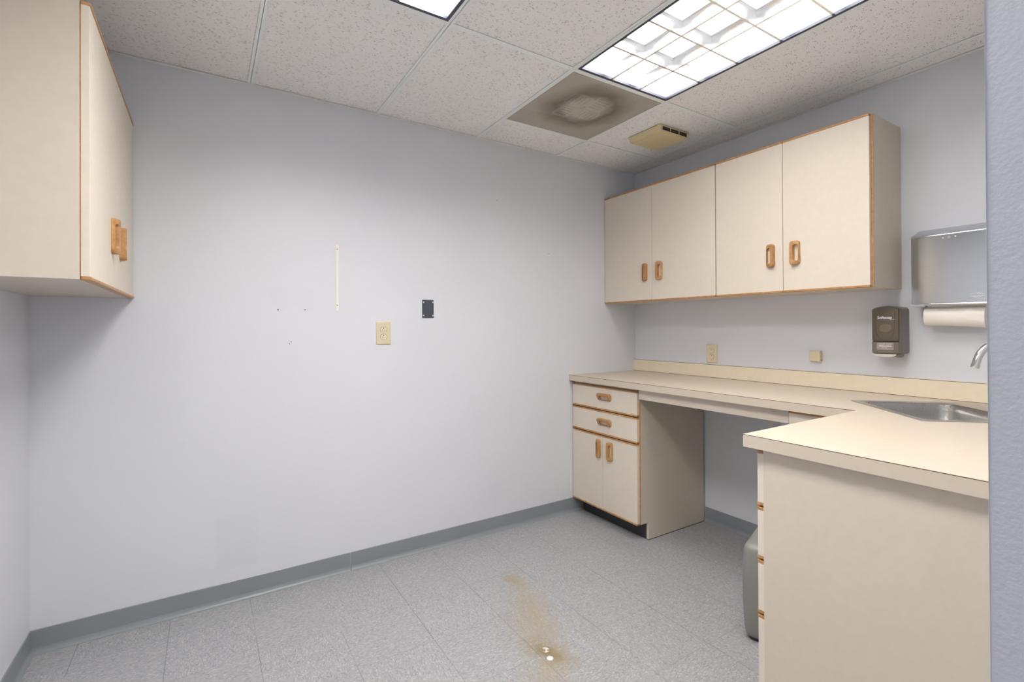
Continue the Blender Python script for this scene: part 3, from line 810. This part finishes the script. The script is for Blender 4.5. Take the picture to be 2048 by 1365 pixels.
# smoky cover on the front
bm = bmesh.new(); cv = archd(sw*0.955, hh*0.735, 0.010, 0.008); cv = shift(cv, -0.002, hh*0.12)
fr.slab(bm, cv, 0.088, 0.0985, taper=0.004)
cover = obj('cover', bm, M_SOAP, t)
bm = bmesh.new(); fr.slab(bm, shift(rrect(sw*0.955, hh*0.255, 0.004, 3), -0.002, -hh*0.365), 0.088, 0.0975, taper=0.003)
obj('lower_panel', bm, plain('taupe plastic', (0.165, 0.142, 0.110), 0.3), t)
# U-shaped seam and round window on the cover
def outline_tube(bm, pts2, d, r):
    tube(bm, [fr.P(a, b, d) for a, b in pts2], r, 6)
U = [(-0.0385, 0.085), (-0.0375, 0.03), (-0.0345, 0.0)] + [(-0.0345*math.cos(math.radians(k*15)), -0.004-0.043*math.sin(math.radians(k*15))) for k in range(1, 12)] + [(0.0345, 0.0), (0.0375, 0.03), (0.0385, 0.085)]
bm = bmesh.new(); outline_tube(bm, [(a-0.002, b+0.0) for a, b in U], 0.0985, 0.0007)
outline_tube(bm, [(-0.046, -0.026), (-0.046, -0.0475), (0.043, -0.0475), (0.043, -0.030)], 0.0985, 0.0008)
obj('seam', bm, plain('dark seam', (0.05, 0.042, 0.035), 0.5), cover)
W2 = [(0.027*math.cos(math.radians(a)), 0.0220*math.sin(math.radians(a))) for a in range(0, 360, 15)]
bm = bmesh.new(); fr.slab(bm, shift(W2, -0.001, 0.008), 0.0980, 0.1002, taper=0.004)
obj('level_window', bm, plain('amber smoked window', (0.20, 0.165, 0.12), 0.12), cover, smooth=False)
text_mesh('Softsoap', 0.0190, fr.P(-0.003, 0.0570, 0.0990), fr.r, fr.u, fr.n, offset=0.0004, sx=0.86, mat=M_WHITE, parent=cover)
bm = bmesh.new(); fr.slab(bm, [(0.020, 0.0485), (0.036, 0.0485), (0.036, 0.0493), (0.020, 0.0493)], 0.0985, 0.0992); obj('underline', bm, M_WHITE, cover)
bm = bmesh.new(); fr.slab(bm, shift(rrect(0.066, 0.0325, 0.003, 3), -0.002, -0.0755), 0.0970, 0.0982)
lab = obj('sticker', bm, M_LABEL, t, label='mauve product sticker')
text_mesh('HAND  SOAP', 0.0062, fr.P(-0.002, -0.0650, 0.0983), fr.r, fr.u, fr.n, sx=1.35, mat=M_WHITE, parent=lab)
text_mesh('Moisturizing', 0.0105, fr.P(-0.002, -0.0745, 0.0983), fr.r, fr.u, fr.n, offset=0.0003, sx=0.95, mat=M_WHITE, parent=lab)
text_mesh('with Aloe', 0.0058, fr.P(-0.004, -0.0825, 0.0983), fr.r, fr.u, fr.n, mat=M_WHITE, parent=lab)
# bottom: push lever and nozzle
bm = bmesh.new()
lever = [(-0.050, 0.0), (-0.046, -0.007), (-0.030, -0.0125), (0, -0.0145), (0.024, -0.012), (0.036, -0.006), (0.040, 0.0)]
add_prism(bm, [fr.P(a, -hh/2 + b + 0.0005, 0.092) for a, b in lever], fr.n*-0.045)
obj('push_lever', bm, M_LEVER, t, label='pale translucent push lever')
bm = bmesh.new(); add_prism(bm, [fr.P(0.030, -hh/2+b, d) for d, b in ((0.088, 0.0), (0.078, -0.012), (0.068, -0.015), (0.050, -0.014), (0.042, 0.0))], fr.r*0.022)
obj('nozzle', bm, M_SOAPS, t)

# ------------------------------------------------------------------ paper towel dispenser
ty0, ty1, tz0, tz1, td = -1.7355, -2.0350, 1.3530, 1.6590, 0.100
t = thing('towel_dispenser', 'stainless steel paper towel dispenser with a folded towel hanging out', 'towel dispenser', (-0.05, (ty0+ty1)/2, tz0))
bm = bmesh.new()
prof = [(-0.0005, tz0+0.004), (-td, tz0+0.004), (-td, tz1), (-0.0005, tz1+0.040)]
shell = bmesh.new()
add_prism(shell, [(a, ty0, b) for a, b in prof], (0, ty1-ty0, 0))
bmesh.ops.recalc_face_normals(shell, faces=shell.faces)
es = [e for e in shell.edges if all(v.co.x < -td+1e-4 for v in e.verts)] 
bmesh.ops.bevel(shell, geom=es, offset=0.005, segments=3, profile=0.5, affect='EDGES')
merge(bm, shell)
obj('cabinet_shell', bm, M_STEEL, t, smooth=True)
# front door panel, slightly dished towards its left side
bm = bmesh.new()
yy = [ty0-0.008, ty0-0.020, ty0-0.034, ty0-0.050, ty0-0.075, ty0-0.12, ty1+0.010]
dd_ = [0.0005, 0.0020, 0.0032, 0.0038, 0.0040, 0.0040, 0.0040]
za, zb_ = tz0+0.012, tz1-0.006
A = [bm.verts.new((-td-d, y, za)) for y, d in zip(yy, dd_)]; B = [bm.verts.new((-td-d, y, zb_)) for y, d in zip(yy, dd_)]
for k in range(len(yy)-1): bm.faces.new((A[k], A[k+1], B[k+1], B[k]))
A2 = [bm.verts.new((-td+0.001, y, za)) for y in yy]; B2 = [bm.verts.new((-td+0.001, y, zb_)) for y in yy]
for k in range(len(yy)-1): bm.faces.new((A2[k], B2[k], B2[k+1], A2[k+1])); bm.faces.new((A[k], A2[k], A2[k+1], A[k+1])); bm.faces.new((B[k], B[k+1], B2[k+1], B2[k]))
bm.faces.new((A[0], B[0], B2[0], A2[0])); bm.faces.new((A[-1], A2[-1], B2[-1], B[-1]))
dr = obj('front_panel', bm, M_STEEL, t, smooth=True)
for za_, zb2 in ((tz1-0.006, tz1-0.001), (tz0+0.002, tz0+0.010)):
    obj('rim', bx(-td-0.0035, -td+0.002, ty1, ty0, za_, zb2, bev=0.002), M_CHROME, t, smooth=True)
bm = bmesh.new(); disc(bm, (-td-0.0035, -1.8690, 1.6410), NX, 0.0062, 0.0025, 16); lk = obj('lock', bm, M_CHROME, dr, smooth=True)
for q in (-1.8490, -1.8890):
    bm = bmesh.new(); disc(bm, (-td-0.0035, q, 1.6415+(0.001 if q < -1.87 else 0)), NX, 0.0030, 0.0018, 10)
    obj('rivet', bm, M_WHITE, dr, smooth=True)
# maker's mark: an arc of small dashes over a short wavy line
bm = bmesh.new(); cy_, cz_ = -1.955, 1.394
for k in range(9):
    a = -0.019 + 0.0048*k; box(bm, -td-0.0046, -td-0.0038, cy_-a-0.0016, cy_-a+0.0010, cz_+0.0035-0.22*a*a*40+(0.0015 if k % 2 else 0), cz_+0.0055-0.22*a*a*40+(0.002 if k % 2 else 0))
tube(bm, [(-td-0.0042, cy_-(-0.021+0.0035*k), cz_-0.0065+0.0016*math.sin(k*1.9)) for k in range(13)], 0.0008, 5)
tube(bm, [(-td-0.0042, cy_-(-0.010+0.0035*k), cz_-0.0095+0.0012*math.sin(k*2.3+1)) for k in range(7)], 0.0006, 5)
obj('maker_mark', bm, M_WHITE, dr)
for a, b in ((ty0-0.004, ty0-0.045), (ty1+0.045, ty1+0.004)):
    obj('slot_bracket', bx(-0.088, -0.030, a, b, tz0-0.004, tz0+0.004, bev=0.001), M_STEEL, t)
# folded paper towel
pt = thing('paper_towel', 'white folded paper towel hanging below the steel dispenser', 'paper towel', (-0.055, -1.872, 1.262))
bm = bmesh.new(); N = 14
prof = []
for k in range(N+1):
    a = math.radians(-90 + 180*k/N*1.0)
    prof.append((-0.055 - 0.030*math.cos(a)*1.0, 1.3080 + 0.040*math.sin(a)))
prof = [(-0.060, 1.3565)] + prof[::-1] + [(-0.040, 1.2760), (-0.035, 1.33), (-0.045, 1.3565)]
A = []; NB = 9
for j in range(NB):
    y = -1.7735 - 0.1975*j/(NB-1); s_ = j/(NB-1)
    drop = -0.010*s_*s_
    A.append([bm.verts.new((px + 0.0015*math.sin(j*1.3+pz*40), y, pz + (drop if pz < 1.30 else 0))) for px, pz in prof])
for j in range(NB-1):
    for k in range(len(prof)):
        bm.faces.new((A[j][k], A[j][(k+1) % len(prof)], A[j+1][(k+1) % len(prof)], A[j+1][k]))
bm.faces.new(A[0]); bm.faces.new(A[-1][::-1])
obj('folded_sheet', bm, M_PAPER, pt, smooth=True)
